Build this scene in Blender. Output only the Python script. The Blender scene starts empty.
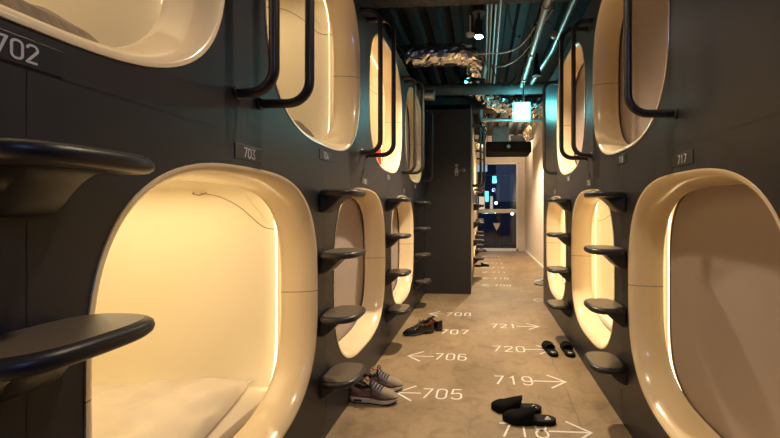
import bpy, bmesh, math, random
from mathutils import Vector, Matrix
random.seed(7)
C = bpy.context.scene.collection
PI = math.pi

# ------------------------------------------------------------------ materials
def mat(name, col, rough=.5, metal=0.0, var=0.0, vscale=6.0, bump=0.0, bscale=60.0, spec=.5, coat=0.0, emit=None, estr=0.0, sheen=0.0):
    m = bpy.data.materials.new(name); m.use_nodes = True
    nt = m.node_tree; b = nt.nodes['Principled BSDF']
    c = (col[0], col[1], col[2], 1)
    b.inputs['Base Color'].default_value = c
    b.inputs['Roughness'].default_value = rough
    b.inputs['Metallic'].default_value = metal
    b.inputs['Specular IOR Level'].default_value = spec
    b.inputs['Coat Weight'].default_value = coat
    b.inputs['Coat Roughness'].default_value = .08
    b.inputs['Sheen Weight'].default_value = sheen
    if emit:
        b.inputs['Emission Color'].default_value = (emit[0], emit[1], emit[2], 1)
        b.inputs['Emission Strength'].default_value = estr
    tc = nt.nodes.new('ShaderNodeTexCoord')
    if var > 0:
        n = nt.nodes.new('ShaderNodeTexNoise'); n.inputs['Scale'].default_value = vscale; n.inputs['Detail'].default_value = 6
        nt.links.new(tc.outputs['Object'], n.inputs['Vector'])
        r = nt.nodes.new('ShaderNodeValToRGB')
        r.color_ramp.elements[0].position = .3; r.color_ramp.elements[1].position = .7
        r.color_ramp.elements[0].color = tuple(x*(1-var) for x in col[:3])+(1,)
        r.color_ramp.elements[1].color = tuple(min(1, x*(1+var)) for x in col[:3])+(1,)
        nt.links.new(n.outputs['Fac'], r.inputs['Fac']); nt.links.new(r.outputs['Color'], b.inputs['Base Color'])
    if bump > 0:
        n2 = nt.nodes.new('ShaderNodeTexNoise'); n2.inputs['Scale'].default_value = bscale; n2.inputs['Detail'].default_value = 4
        nt.links.new(tc.outputs['Object'], n2.inputs['Vector'])
        bp = nt.nodes.new('ShaderNodeBump'); bp.inputs['Strength'].default_value = bump; bp.inputs['Distance'].default_value = .01
        nt.links.new(n2.outputs['Fac'], bp.inputs['Height']); nt.links.new(bp.outputs['Normal'], b.inputs['Normal'])
    return m

M = {}
M['wall'] = mat('dark grey panel', (.0255, .0255, .0335), .40, var=.05, vscale=3, bump=.03, bscale=400)
M['step'] = mat('dark moulded plastic', (.020, .020, .023), .38, bump=.03, bscale=500)
M['pad'] = mat('anti slip pad', (.125, .096, .066), .36, spec=.7, bump=.15, bscale=700)
M['rail'] = mat('dark powder coated tube', (.022, .019, .018), .36, bump=.02, bscale=300)
M['partition'] = mat('matte black panel', (.018, .016, .017), .6, var=.1)
M['liner'] = mat('warm cream shell', (.87, .79, .61), .45, var=.02, vscale=2)
M['blind'] = mat('taupe blind fabric', (.40, .325, .29), .6, var=.05, vscale=2.5, bump=.05, bscale=500)
M['blind_edge'] = mat('blind hem', (.16, .13, .115), .7, bump=.05, bscale=300)
M['seamline'] = mat('brown seam', (.30, .21, .10), .7, var=.1)  # brown line colour of the moulded joints and hooks
M['linen'] = mat('white cotton', (.66, .585, .49), .85, var=.03, vscale=9, bump=.12, bscale=220, sheen=.2)
M['blanket'] = mat('taupe towel', (.24, .185, .12), .9, var=.18, vscale=14, bump=.5, bscale=60, sheen=.3)
M['mattress'] = mat('mattress sheet', (.72, .64, .53), .85, var=.03, vscale=8, bump=.06, bscale=200)
M['plate'] = mat('number plate face', (.030, .034, .040), .3, var=.05)
M['numeral'] = mat('pale grey print', (.62, .62, .66), .55, var=.03, vscale=40)
M['paint'] = mat('white floor paint', (.78, .74, .68), .6, var=.12, vscale=60)
M['cream_wall'] = mat('cream plaster', (.72, .62, .52), .8, var=.05, vscale=2, bump=.05, bscale=120)
M['white_frame'] = mat('white window frame', (.82, .80, .78), .45, var=.03)
M['ceiling'] = mat('dark deck', (.011, .017, .020), .7, var=.25, vscale=5, bump=.2, bscale=40)
M['beam'] = mat('sprayed fireproofing', (.06, .055, .052), .95, var=.35, vscale=30, bump=1.0, bscale=60)
M['lagging'] = mat('grey lagging', (.09, .095, .10), .85, var=.2, vscale=14, bump=.6, bscale=50)
M['foil'] = mat('crumpled aluminium', (.72, .71, .70), .2, metal=1.0, var=.1, vscale=12, bump=.25, bscale=30)
M['galv'] = mat('galvanised steel', (.55, .55, .54), .38, metal=.9, var=.12, vscale=10, bump=.05)
M['conduit'] = mat('conduit steel', (.46, .42, .39), .42, metal=.6, var=.1, vscale=8)
M['black'] = mat('black plastic', (.012, .012, .013), .4, bump=.03)
M['cable'] = mat('black cable', (.03, .03, .03), .6, var=.1)
M['whiteplastic'] = mat('off white plastic', (.6, .56, .5), .5, var=.04)
M['chrome'] = mat('bright metal', (.7, .7, .7), .2, metal=1, var=.05)

# rim: glossy cream with a joint line at mid height
def rim_mat():
    m = mat('glossy cream rim', (.88, .715, .465), .22, coat=.35, spec=.5)
    nt = m.node_tree; b = nt.nodes['Principled BSDF']
    tc = nt.nodes.new('ShaderNodeTexCoord'); sp = nt.nodes.new('ShaderNodeSeparateXYZ')
    nt.links.new(tc.outputs['Object'], sp.inputs[0])
    a = nt.nodes.new('ShaderNodeMath'); a.operation = 'ABSOLUTE'; nt.links.new(sp.outputs['Z'], a.inputs[0])
    l = nt.nodes.new('ShaderNodeMath'); l.operation = 'LESS_THAN'; l.inputs[1].default_value = .0018; nt.links.new(a.outputs[0], l.inputs[0])
    mx = nt.nodes.new('ShaderNodeMix'); mx.data_type = 'RGBA'
    mx.inputs['A'].default_value = (.88, .715, .465, 1); mx.inputs['B'].default_value = (.30, .23, .15, 1)
    nt.links.new(l.outputs[0], mx.inputs['Factor']); nt.links.new(mx.outputs['Result'], b.inputs['Base Color'])
    return m
M['rim'] = rim_mat()

def floor_mat():
    m = mat('worn concrete', (.3, .25, .2), .48)
    nt = m.node_tree; b = nt.nodes['Principled BSDF']; L = nt.links
    tc = nt.nodes.new('ShaderNodeTexCoord')
    def noise(s, d=6, dist=0.0):
        n = nt.nodes.new('ShaderNodeTexNoise'); n.inputs['Scale'].default_value = s; n.inputs['Detail'].default_value = d
        n.inputs['Distortion'].default_value = dist
        L.new(tc.outputs['Object'], n.inputs['Vector']); return n
    n1 = noise(2.2, 8, .4); n2 = noise(34, 4); n3 = noise(9, 8, 1.0)
    r1 = nt.nodes.new('ShaderNodeValToRGB')
    r1.color_ramp.elements[0].position = .3; r1.color_ramp.elements[0].color = (.245, .17, .094, 1)
    r1.color_ramp.elements[1].position = .72; r1.color_ramp.elements[1].color = (.385, .275, .16, 1)
    L.new(n1.outputs['Fac'], r1.inputs['Fac'])
    r2 = nt.nodes.new('ShaderNodeValToRGB')
    r2.color_ramp.elements[0].position = .33; r2.color_ramp.elements[0].color = (.72, .70, .66, 1)
    r2.color_ramp.elements[1].position = .5; r2.color_ramp.elements[1].color = (1, 1, 1, 1)
    L.new(n3.outputs['Fac'], r2.inputs['Fac'])
    mu = nt.nodes.new('ShaderNodeMix'); mu.data_type = 'RGBA'; mu.blend_type = 'MULTIPLY'; mu.inputs['Factor'].default_value = .8
    L.new(r1.outputs['Color'], mu.inputs['A']); L.new(r2.outputs['Color'], mu.inputs['B'])
    r3 = nt.nodes.new('ShaderNodeValToRGB')
    r3.color_ramp.elements[0].position = .25; r3.color_ramp.elements[0].color = (.85, .85, .85, 1)
    r3.color_ramp.elements[1].position = .75; r3.color_ramp.elements[1].color = (1.1, 1.1, 1.1, 1)
    L.new(n2.outputs['Fac'], r3.inputs['Fac'])
    mu2 = nt.nodes.new('ShaderNodeMix'); mu2.data_type = 'RGBA'; mu2.blend_type = 'MULTIPLY'; mu2.inputs['Factor'].default_value = .7
    L.new(mu.outputs['Result'], mu2.inputs['A']); L.new(r3.outputs['Color'], mu2.inputs['B'])
    # hairline crack wandering along the corridor
    sp = nt.nodes.new('ShaderNodeSeparateXYZ'); L.new(tc.outputs['Object'], sp.inputs[0])
    n4 = noise(1.3, 5)
    w = nt.nodes.new('ShaderNodeMath'); w.operation = 'MULTIPLY_ADD'; w.inputs[1].default_value = .28; w.inputs[2].default_value = -.63
    L.new(n4.outputs['Fac'], w.inputs[0])
    s = nt.nodes.new('ShaderNodeMath'); s.operation = 'ADD'; L.new(sp.outputs['X'], s.inputs[0]); L.new(w.outputs[0], s.inputs[1])
    ab = nt.nodes.new('ShaderNodeMath'); ab.operation = 'ABSOLUTE'; L.new(s.outputs[0], ab.inputs[0])
    lt = nt.nodes.new('ShaderNodeMath'); lt.operation = 'LESS_THAN'; lt.inputs[1].default_value = .003; L.new(ab.outputs[0], lt.inputs[0])
    k = nt.nodes.new('ShaderNodeMath'); k.operation = 'MULTIPLY'; k.inputs[1].default_value = .45; L.new(lt.outputs[0], k.inputs[0])
    mc = nt.nodes.new('ShaderNodeMix'); mc.data_type = 'RGBA'; mc.inputs['B'].default_value = (.10, .08, .06, 1)
    L.new(k.outputs[0], mc.inputs['Factor']); L.new(mu2.outputs['Result'], mc.inputs['A'])
    L.new(mc.outputs['Result'], b.inputs['Base Color'])
    bp = nt.nodes.new('ShaderNodeBump'); bp.inputs['Strength'].default_value = .12; bp.inputs['Distance'].default_value = .004
    L.new(n2.outputs['Fac'], bp.inputs['Height']); L.new(bp.outputs['Normal'], b.inputs['Normal'])
    return m
M['floor'] = floor_mat()

def emit_mat(name, col, s):
    m = bpy.data.materials.new(name); m.use_nodes = True; nt = m.node_tree
    nt.nodes.remove(nt.nodes['Principled BSDF'])
    e = nt.nodes.new('ShaderNodeEmission'); e.inputs['Color'].default_value = (*col, 1); e.inputs['Strength'].default_value = s
    nt.links.new(e.outputs[0], nt.nodes['Material Output'].inputs['Surface'])
    return m
WARM = (1.0, .765, .44)
LED_S = 4.5
M['led'] = emit_mat('warm led strip', WARM, LED_S)
M['led_dim'] = emit_mat('warm led strip dimmed', WARM, LED_S*.55)
M['exit'] = emit_mat('lit exit face', (.20, .80, .80), 24.0)
M['lamp'] = emit_mat('lit lamp lens', (1.0, .86, .68), 60.0)

def glass_mat():
    m = bpy.data.materials.new('window glass'); m.use_nodes = True; nt = m.node_tree
    nt.nodes.remove(nt.nodes['Principled BSDF'])
    t = nt.nodes.new('ShaderNodeBsdfTransparent'); t.inputs['Color'].default_value = (.86, .90, .93, 1)
    g = nt.nodes.new('ShaderNodeBsdfGlossy'); g.inputs['Roughness'].default_value = .012
    f = nt.nodes.new('ShaderNodeFresnel'); f.inputs['IOR'].default_value = 1.75
    mx = nt.nodes.new('ShaderNodeMixShader')
    nt.links.new(f.outputs[0], mx.inputs[0]); nt.links.new(t.outputs[0], mx.inputs[1]); nt.links.new(g.outputs[0], mx.inputs[2])
    nt.links.new(mx.outputs[0], nt.nodes['Material Output'].inputs['Surface'])
    return m
M['glass'] = glass_mat()

# ------------------------------------------------------------------ mesh helpers
def obj(name, bm, material, parent=None, smooth=False, loc=None, rot=None, recalc=True):
    if isinstance(bm, bpy.types.Mesh):
        me = bm
    else:
        if recalc: bmesh.ops.recalc_face_normals(bm, faces=bm.faces[:])
        me = bpy.data.meshes.new(name); bm.to_mesh(me); bm.free()
        if isinstance(material, (list, tuple)):
            for m in material: me.materials.append(m)
        else: me.materials.append(material)
        if smooth:
            for p in me.polygons: p.use_smooth = True
            try: me.set_sharp_from_angle(angle=math.radians(smooth if smooth is not True else 40))
            except Exception: pass
    o = bpy.data.objects.new(name, me); C.objects.link(o)
    if parent: o.parent = parent
    if loc: o.location = loc
    if rot: o.rotation_euler = rot
    return o

def tag(o, label=None, cat=None, group=None, kind=None):
    if label: o['label'] = label
    if cat: o['category'] = cat
    if group: o['group'] = group
    if kind: o['kind'] = kind
    return o

def thing(name, label, cat, loc=(0, 0, 0), rotz=0, group=None):
    o = bpy.data.objects.new(name, None); C.objects.link(o)
    o.empty_display_size = .1
    o.location = loc; o.rotation_euler = (0, 0, rotz)
    return tag(o, label, cat, group)

def struct(name, bm, m, parent=None, smooth=False):
    o = obj(name, bm, m, parent, smooth)
    if not parent: o['kind'] = 'structure'
    return o

def box(bm, x0, x1, y0, y1, z0, z1, bev=0):
    t = bmesh.new()
    bmesh.ops.create_cube(t, size=1)
    for v in t.verts: v.co = Vector((x0+(v.co.x+.5)*(x1-x0), y0+(v.co.y+.5)*(y1-y0), z0+(v.co.z+.5)*(z1-z0)))
    if bev: bmesh.ops.bevel(t, geom=t.edges[:], offset=bev, segments=2, affect='EDGES', profile=.5)
    merge(bm, t)

def merge(bm, t):
    me = bpy.data.meshes.new('tmp'); t.to_mesh(me); t.free(); bm.from_mesh(me); bpy.data.meshes.remove(me)

def NB(): return bmesh.new()

def loft(bm, rings, closed=True, cap0=False, cap1=False):
    vs = [[bm.verts.new(p) for p in r] for r in rings]
    n = len(rings[0])
    for a, b in zip(vs, vs[1:]):
        for i in range(n if closed else n-1):
            j = (i+1) % n
            bm.faces.new((a[i], a[j], b[j], b[i]))
    if cap0: bm.faces.new(vs[0])
    if cap1: bm.faces.new(vs[-1])
    return vs

def tube(bm, pts, r, seg=10, caps=True, radii=None):
    pts = [Vector(p) for p in pts]
    rings = []
    up = None
    for i, p in enumerate(pts):
        if i == 0: d = pts[1]-p
        elif i == len(pts)-1: d = p-pts[i-1]
        else: d = (pts[i+1]-p).normalized()+(p-pts[i-1]).normalized()
        d.normalize()
        if up is None:
            up = Vector((0, 0, 1)) if abs(d.z) < .9 else Vector((1, 0, 0))
        s = d.cross(up)
        if s.length < 1e-5: s = d.orthogonal()
        s.normalize(); u = s.cross(d).normalized(); up = u
        rr = radii[i] if radii else r
        rings.append([p+s*math.cos(2*PI*k/seg)*rr+u*math.sin(2*PI*k/seg)*rr for k in range(seg)])
    loft(bm, rings, True, caps, caps)

def smooth_path(pts, it=3):
    pts = [Vector(p) for p in pts]
    for _ in range(it):
        q = [pts[0]]
        for a, b in zip(pts, pts[1:]):
            q += [a*.75+b*.25, a*.25+b*.75]
        q.append(pts[-1]); pts = q
    return pts

def fillet(pts, r, n=7):
    pts = [Vector(p) for p in pts]; out = [pts[0]]
    for a, b, c in zip(pts, pts[1:], pts[2:]):
        d1 = (a-b).normalized(); d2 = (c-b).normalized()
        ang = d1.angle(d2); t = r/math.tan(ang/2)
        ctr = b+(d1+d2).normalized()*(r/math.sin(ang/2))
        s = b+d1*t-ctr; e = b+d2*t-ctr; tot = s.angle(e)
        for k in range(n+1):
            f = k/n
            out.append(ctr+(s*math.sin((1-f)*tot)+e*math.sin(f*tot))/math.sin(tot))
    out.append(pts[-1]); return out

def lathe(bm, prof, seg=20, axis='Z', org=(0, 0, 0)):
    rings = []
    for r, h in prof:
        rings.append([Vector((r*math.cos(2*PI*k/seg), r*math.sin(2*PI*k/seg), h)) if axis == 'Z' else
                      (Vector((r*math.cos(2*PI*k/seg), h, r*math.sin(2*PI*k/seg))) if axis == 'Y' else Vector((h, r*math.cos(2*PI*k/seg), r*math.sin(2*PI*k/seg))))
                      for k in range(seg)])
    o = Vector(org)
    loft(bm, [[p+o for p in r] for r in rings], True, True, True)

def spow(c, e): return math.copysign(abs(c)**e, c)
def sup(a, b, n, N=96):
    return [(a*spow(math.cos(2*PI*k/N), 2/n), b*spow(math.sin(2*PI*k/N), 2/n)) for k in range(N)]
def sup_r(a, b, n, th):
    c, s = math.cos(th), math.sin(th)
    return (abs(c/a)**n+abs(s/b)**n)**(-1/n)

# ------------------------------------------------------------------ lettering
def arc(cx, cy, rx, ry, a0, a1, n=8):
    return [(cx+rx*math.cos(math.radians(a0+(a1-a0)*k/n)), cy+ry*math.sin(math.radians(a0+(a1-a0)*k/n))) for k in range(n+1)]
def rr(x0, x1, y0, y1, r):
    p = arc(x1-r, y1-r, r, r, 0, 90)+arc(x0+r, y1-r, r, r, 90, 180)+arc(x0+r, y0+r, r, r, 180, 270)+arc(x1-r, y0+r, r, r, 270, 360)
    return p+[p[0]]
def glyph(ch, w):
    R = min(.3, w*.45)
    if ch == '0': return [rr(0, w, 0, 1, R)]
    if ch == '1': return [[(w*.18, .80), (w*.55, 1), (w*.55, 0)]]
    if ch == '2': return [arc(R, 1-R, R, R, 180, 90)+arc(w-R, 1-R, R, R, 90, -25)+[(0, 0.02), (0, 0), (w, 0)]]
    if ch == '3': return [[(0, 1), (w, 1), (w*.45, .60)]+arc(w-R, R, R, R, 75, -90)+arc(R, R, R, R, -90, -165)]
    if ch == '4': return [[(w*.62, 1), (0, .25), (w, .25)], [(w*.72, .55), (w*.72, 0)]]
    if ch == '5': return [[(w*.95, 1), (w*.08, 1), (0, .53)]+arc(w-R, .62-R, R, R, 90, 0)+arc(w-R, R, R, R, 0, -90)+arc(R, R, R, R, -90, -165)]
    if ch == '6': return [arc(w-R, 1-R, R, R, 20, 90)+arc(R, 1-R, R, R, 90, 180)+arc(R, R, R, R, 180, 270)+arc(w-R, R, R, R, 270, 360)+arc(w-R, .58-R*.9, R, R*.9, 0, 90)+[(0.02, .57)]]
    if ch == '7': return [[(0, 1), (w, 1), (w*.3, 0)]]
    if ch == '8': return [rr(w*.05, w*.95, .54, 1, min(R, .22)), rr(0, w, 0, .54, min(R, .25))]
    if ch == '9': return [[(w-x, 1-y) for x, y in glyph('6', w)[0]]]
    return []
def stroke(bm, pl, t, conv):
    closed = (abs(pl[0][0]-pl[-1][0])+abs(pl[0][1]-pl[-1][1])) < 1e-6
    P = []
    for p in pl:
        if not P or (abs(P[-1][0]-p[0])+abs(P[-1][1]-p[1])) > 1e-5: P.append(p)
    if closed: P = P[:-1] if (abs(P[0][0]-P[-1][0])+abs(P[0][1]-P[-1][1])) < 1e-5 else P
    n = len(P); L = []; Rr = []
    for i in range(n):
        a = Vector(P[i-1]) if (i > 0 or closed) else None
        b = Vector(P[i]); c = Vector(P[(i+1) % n]) if (i < n-1 or closed) else None
        if a is None: d = (c-b).normalized(); nn = Vector((-d.y, d.x)); k = 1
        elif c is None: d = (b-a).normalized(); nn = Vector((-d.y, d.x)); k = 1
        else:
            d1 = (b-a).normalized(); d2 = (c-b).normalized()
            n1 = Vector((-d1.y, d1.x)); n2 = Vector((-d2.y, d2.x)); nn = n1+n2
            if nn.length < 1e-4: nn = n1
            nn.normalize(); k = min(2.2, 1/max(.3, nn.dot(n1)))
        L.append(b+nn*t/2*k); Rr.append(b-nn*t/2*k)
    lv = [bm.verts.new(conv(p)) for p in L]; rv = [bm.verts.new(conv(p)) for p in Rr]
    for i in range(n if closed else n-1):
        j = (i+1) % n
        bm.faces.new((lv[i], rv[i], rv[j], lv[j]))
def text_mesh(s, h, w, gap, t, conv, x0=0, y0=0):
    """digits as strokes in units of metres, drawn in a local 2d frame"""
    bm = NB(); x = x0
    for ch in s:
        for pl in glyph(ch, w/h):
            stroke(bm, [(x+p[0]*h, y0+p[1]*h) for p in pl], t, lambda p: conv(p))
        x += w+gap
    return bm, x-gap

# ------------------------------------------------------------------ camera
CAMZ = 1.1; F = 375.0; YAW = math.radians(3.5); PX, PY = 460.0, 210.0
cam = bpy.data.cameras.new('camera'); co = bpy.data.objects.new('camera', cam); C.objects.link(co)
co.location = (0, 0, CAMZ); co.rotation_euler = (PI/2, 0, YAW)
cam.sensor_width = 36; cam.lens = F/780*36; cam.shift_x = -(PX-390)/780; cam.shift_y = -(219-PY)/780
cam.clip_start = .02; cam.clip_end = 200
bpy.context.scene.camera = co

# ------------------------------------------------------------------ layout
XL, XR, XF = -.76, .72, -.157           # near wall planes, and the wall past the partition
PL, PR = 1.19, 1.20
A, B, NEXP = .505, .508, 2.95
ZLO, ZUP, SEAM, TOP = .732, 1.912, 1.335, 2.50
YPART, YEND, YREND = 4.90, 10.1, 4.52

def frame(side, y, z=0):
    """loc and z-rotation of a frame whose +y runs into the wall; side L, R or F"""
    x = {'L': XL, 'R': XR, 'F': XF}[side]
    return (x, y, z), (-PI/2 if side == 'R' else PI/2)

# ------------------------------------------------------------------ facade walls
def wall_mesh(panels, seams):
    """panels: (u0,u1,z0,z1,hole centre or None) in local x/z; +y is into the wall"""
    bm = NB(); g = .0006
    for u0, u1, z0, z1, hole in panels:
        u0 += g; u1 -= g; z0 += g; z1 -= g
        if hole is None:
            vs = [bm.verts.new((u, 0, z)) for u, z in ((u0, z0), (u1, z0), (u1, z1), (u0, z1))]
            bm.faces.new(vs); continue
        hu, hz = hole
        ths = [2*PI*k/120 for k in range(120)]
        for cu, cz in ((u0, z0), (u1, z0), (u1, z1), (u0, z1)):
            ths.append(math.atan2(cz-hz, cu-hu) % (2*PI))
        ths = sorted(ths); inn, out = [], []
        for th in ths:
            c, s = math.cos(th), math.sin(th)
            r = sup_r(A-.001, B-.001, NEXP, th); inn.append(bm.verts.new((hu+r*c, 0, hz+r*s)))
            k = []
            if c > 1e-9: k.append((u1-hu)/c)
            if c < -1e-9: k.append((u0-hu)/c)
            if s > 1e-9: k.append((z1-hz)/s)
            if s < -1e-9: k.append((z0-hz)/s)
            r = min(k); out.append(bm.verts.new((hu+r*c, 0, hz+r*s)))
        n = len(ths)
        for i in range(n):
            j = (i+1) % n
            bm.faces.new((inn[i], out[i], out[j], inn[j]))
    for (ua, za, ub, zb) in seams:
        w = .004
        if abs(ua-ub) < 1e-6: q = ((ua-w, za), (ua+w, za), (ub+w, zb), (ub-w, zb))
        else: q = ((ua, za-w), (ub, zb-w), (ub, zb+w), (ua, za+w))
        bm.faces.new([bm.verts.new((u, .0018, z)) for u, z in q])
    return bm

def facade(name, side, ymin, ymax, lows, ups, pitch):
    s = -1 if side == 'R' else 1
    panels, seams = [], []
    for centres, z0, z1, zc in ((lows, 0, SEAM, ZLO), (ups, SEAM, TOP, ZUP)):
        cur = ymin
        cs = sorted(centres)
        for i, c in enumerate(cs):
            a = (cs[i-1]+c)/2 if i else c-pitch/2
            b = (cs[i+1]+c)/2 if i < len(cs)-1 else c+pitch/2
            if a-cur > .02: panels.append((cur, a, z0, z1, None)); seams.append((a, z0, a, z1))
            a = max(a, ymin); b = min(b, ymax)
            panels.append((a, b, z0, z1, (c, zc))); cur = b
            if b < ymax-.01: seams.append((b, z0, b, z1))
        if ymax-cur > .02: panels.append((cur, ymax, z0, z1, None))
    seams.append((ymin, SEAM, ymax, SEAM))
    bm = wall_mesh(panels, seams)
    # top return so the facade reads as the front of a bank of units
    bm.faces.new([bm.verts.new(p) for p in ((ymin, 0, TOP), (ymax, 0, TOP), (ymax, 2.25, TOP), (ymin, 2.25, TOP))])
    for v in bm.verts:
        u, d, z = v.co
        v.co = (({'L': XL, 'R': XR, 'F': XF}[side]) + d*(1 if side == 'R' else -1), u, z)
    if side == 'R':   # end return of the bank
        bm.faces.new([bm.verts.new(p) for p in ((XR, ymax, 0), (XR+2.2, ymax, 0), (XR+2.2, ymax, TOP), (XR, ymax, TOP))])
    return struct(name, bm, M['wall'])

LLOW = [-.015, 1.175, 2.37, 3.56]; LUP = [.565, 1.77, 2.97, 4.16]
RLOW = [1.40, 2.60, 3.80]; RUP = [2.0, 3.2]
FLOW = [5.58, 6.77, 7.96, 9.15]; FUP = [6.17, 7.36, 8.55]
facade('wall_left', 'L', -1.2, YPART, LLOW, LUP, PL)
facade('wall_right', 'R', -1.2, YREND, RLOW, RUP, PR)
facade('wall_left_far', 'F', YPART+.06, YEND, FLOW, FUP, PL)

# ------------------------------------------------------------------ capsules
def rim_rings():
    rings = []
    K = 14
    rings.append([(u, .004, z) for u, z in sup(A, B, NEXP)])
    rings.append([(u, -.003, z) for u, z in sup(A-.0015, B-.0015, NEXP)])
    for k in range(1, K+1):
        t = PI/2*k/K
        n = .003+.047*math.sin(t); d = -.004+.139*(1-math.cos(t))
        rings.append([(u, d, z) for u, z in sup(A-n, B-n, NEXP+.25*k/K)])
    rings.append([(u, .140, z) for u, z in sup(A-.052, B-.052, NEXP+.25)])
    rings.append([(u, .146, z) for u, z in sup(A-.048, B-.048, NEXP+.25)])
    rings.append([(u, .150, z) for u, z in sup(A+.004, B-.02, 6)])
    return rings
bm = NB(); loft(bm, rim_rings()); rim_me = obj('rim', bm, M['rim'], smooth=60); RIM = rim_me.data; bpy.data.objects.remove(rim_me)
bm = NB()
rs = [[(u, d, z) for u, z in sup(A+.005, .495, 9)] for d in (.148, .6, 1.2, 1.98)]
rs.append([(u, 2.02, z) for u, z in sup(A-.04, .455, 9)])
loft(bm, rs, True, False, True)
t = obj('inner_shell', bm, M['liner'], smooth=40); LINER = t.data; bpy.data.objects.remove(t)
bm = NB(); loft(bm, [[(u, .185, z) for u, z in sup(A-.020, B-.028, NEXP+2.0)], [(u, .185, z) for u, z in sup(A-.008, B-.020, NEXP+2.6)]])
t = obj('led_strip', bm, M['led'], smooth=True); LED = t.data; bpy.data.objects.remove(t)
bm = NB(); loft(bm, [[(u, .185, z) for u, z in sup(A-.020, B-.028, NEXP+2.0)], [(u, .185, z) for u, z in sup(A-.008, B-.020, NEXP+2.6)]])
t = obj('led_strip', bm, M['led_dim'], smooth=True); LEDD = t.data; bpy.data.objects.remove(t)
# moulded joint lines, hooks and corner pockets on both side faces
JOINT, HOOK, GUS = [], [], []
for sx in (-1, 1):
    bm = NB()
    p = [(.545, .446), (.51, .442), (.45, .428), (.37, .385), (.31, .33), (.26, .288), (.22, .279), (.16, .278)]
    lx = lambda z: (A+.005)*(1-(abs(z)/.495)**9)**(1/9)-.001
    tube(bm, [(sx*lx(q.y), q.x, q.y) for q in smooth_path([Vector((d, z, 0)) for d, z in p], 2)], .0018, 6)
    t = obj('joint_line', bm, M['seamline'], smooth=True); JOINT.append(t.data); bpy.data.objects.remove(t)
    bm = NB()
    tube(bm, [(sx*lx(.448), .575, .448), (sx*(lx(.442)-.012), .574, .442), (sx*(lx(.436)-.014), .545, .436), (sx*(lx(.442)-.012), .516, .442), (sx*lx(.448), .515, .448)], .0024, 6)
    t = obj('hook', bm, M['seamline'], smooth=True); HOOK.append(t.data); bpy.data.objects.remove(t)
    bm = NB()
    a = [(sx*(A+.004), .40, .47), (sx*(A+.004), .245, .30), (sx*(A+.004), .155, .40), (sx*(A+.004), .155, .475)]
    b = [(sx*(A-.03), .36, .49), (sx*(A-.002), .235, .32), (sx*(A-.03), .155, .42), (sx*(A-.05), .155, .49)]
    va = [bm.verts.new(p) for p in a]; vb = [bm.verts.new(p) for p in b]
    bm.faces.new(vb)
    for i in range(4): bm.faces.new((va[i], va[(i+1) % 4], vb[(i+1) % 4], vb[i]))
    t = obj('corner_gusset', bm, M['liner']); GUS.append(t.data); bpy.data.objects.remove(t)
bm = NB()
f0 = [(u, .158+.004*(z/.45)**2, z) for u, z in sup(A-.030, B-.033, NEXP+1)]
f1 = [(u, y+.004, z) for u, y, z in f0]
loft(bm, [f0, f1], True, True, True)
t = obj('roller_blind', bm, M['blind'], smooth=30); BLIND = t.data; bpy.data.objects.remove(t)
bm = NB()
loft(bm, [[(u, d, z) for u, z in sup(A-.028-i, B-.031-i, NEXP+1)] for i, d in ((0, .1570), (0, .1665), (.010, .1665), (.010, .1570), (0, .1570))])
t = obj('blind_hem', bm, M['blind_edge'], smooth=40); HEM = t.data; bpy.data.objects.remove(t)

def pod_fill(c, lit):  # added area fill that evens out the LED strip's light inside
    l = bpy.data.lights.new('capsule_fill', 'AREA'); l.shape = 'RECTANGLE'; l.size = .80; l.size_y = 1.1
    l.energy = POD_W if lit == 1 else POD_W*.6; l.color = WARM
    o = bpy.data.objects.new('capsule_fill', l); C.objects.link(o); o.parent = c; o.location = (0, .85, .46)
POD_W = 6.2
def capsule(side, y, z, lit, blind, label, detail=True):
    loc, rz = frame(side, y, z)
    c = thing('sleeping_capsule', label, 'capsule', loc, rz, 'sleeping capsules')
    obj('rim', RIM, None, c)
    obj('inner_shell', LINER, None, c)
    if lit: obj('led_strip', LED if lit == 1 else LEDD, None, c)
    if lit: pod_fill(c, lit)
    if detail and not blind:
        k = 0 if side == 'R' else 1
        obj('joint_line', JOINT[k], None, c); obj('hook', HOOK[k], None, c); obj('corner_gusset', GUS[k], None, c)
    if blind:
        b = obj('roller_blind', BLIND, None, c); obj('blind_hem', HEM, None, b)
        if lit: b.scale.x = .94; b.location.x = .024
    return c

capsule('L', LLOW[0], ZLO, 1, False, 'lit lower capsule beside the foremost steps, mostly out of view')
capsule('L', LUP[0], ZUP, 2, False, 'open lit upper capsule above number plate 702')
capsule('L', LLOW[1], ZLO, 1, False, 'large open lit lower capsule with white pillow below plate 703')
capsule('L', LUP[1], ZUP, 2, False, 'open lit upper capsule above plate 704 behind bent handrail')
capsule('L', LLOW[2], ZLO, 0, True, 'lower capsule below plate 705 with taupe blind down')
capsule('L', LUP[2], ZUP, 1, False, 'open lit upper capsule with red packet above plate 706')
capsule('L', LLOW[3], ZLO, 0, True, 'lower capsule below plate 707 with blind down')
capsule('L', LUP[3], ZUP, 0, True, 'upper capsule above plate 708 with blind closed beside black partition')
capsule('R', RLOW[0], ZLO, 1, True, 'lower capsule below plate 717 with wide taupe blind drawn down')
capsule('R', RUP[0], ZUP, 0, True, 'upper capsule above plate 718 with brown blind closed')
capsule('R', RLOW[1], ZLO, 1, False, 'open brightly lit lower capsule below plate 719')
capsule('R', RUP[1], ZUP, 0, True, 'upper capsule above plate 720 with blind closed')
capsule('R', RLOW[2], ZLO, 1, False, 'open brightly lit lower capsule below plate 721 at wall end')
ordn = ['first', 'second', 'third', 'fourth']
for i, y in enumerate(FLOW):
    capsule('F', y, ZLO, 2 if i != 1 else 0, i == 1, f'{ordn[i]} lower capsule past the black partition, seen edge-on', False)
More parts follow.
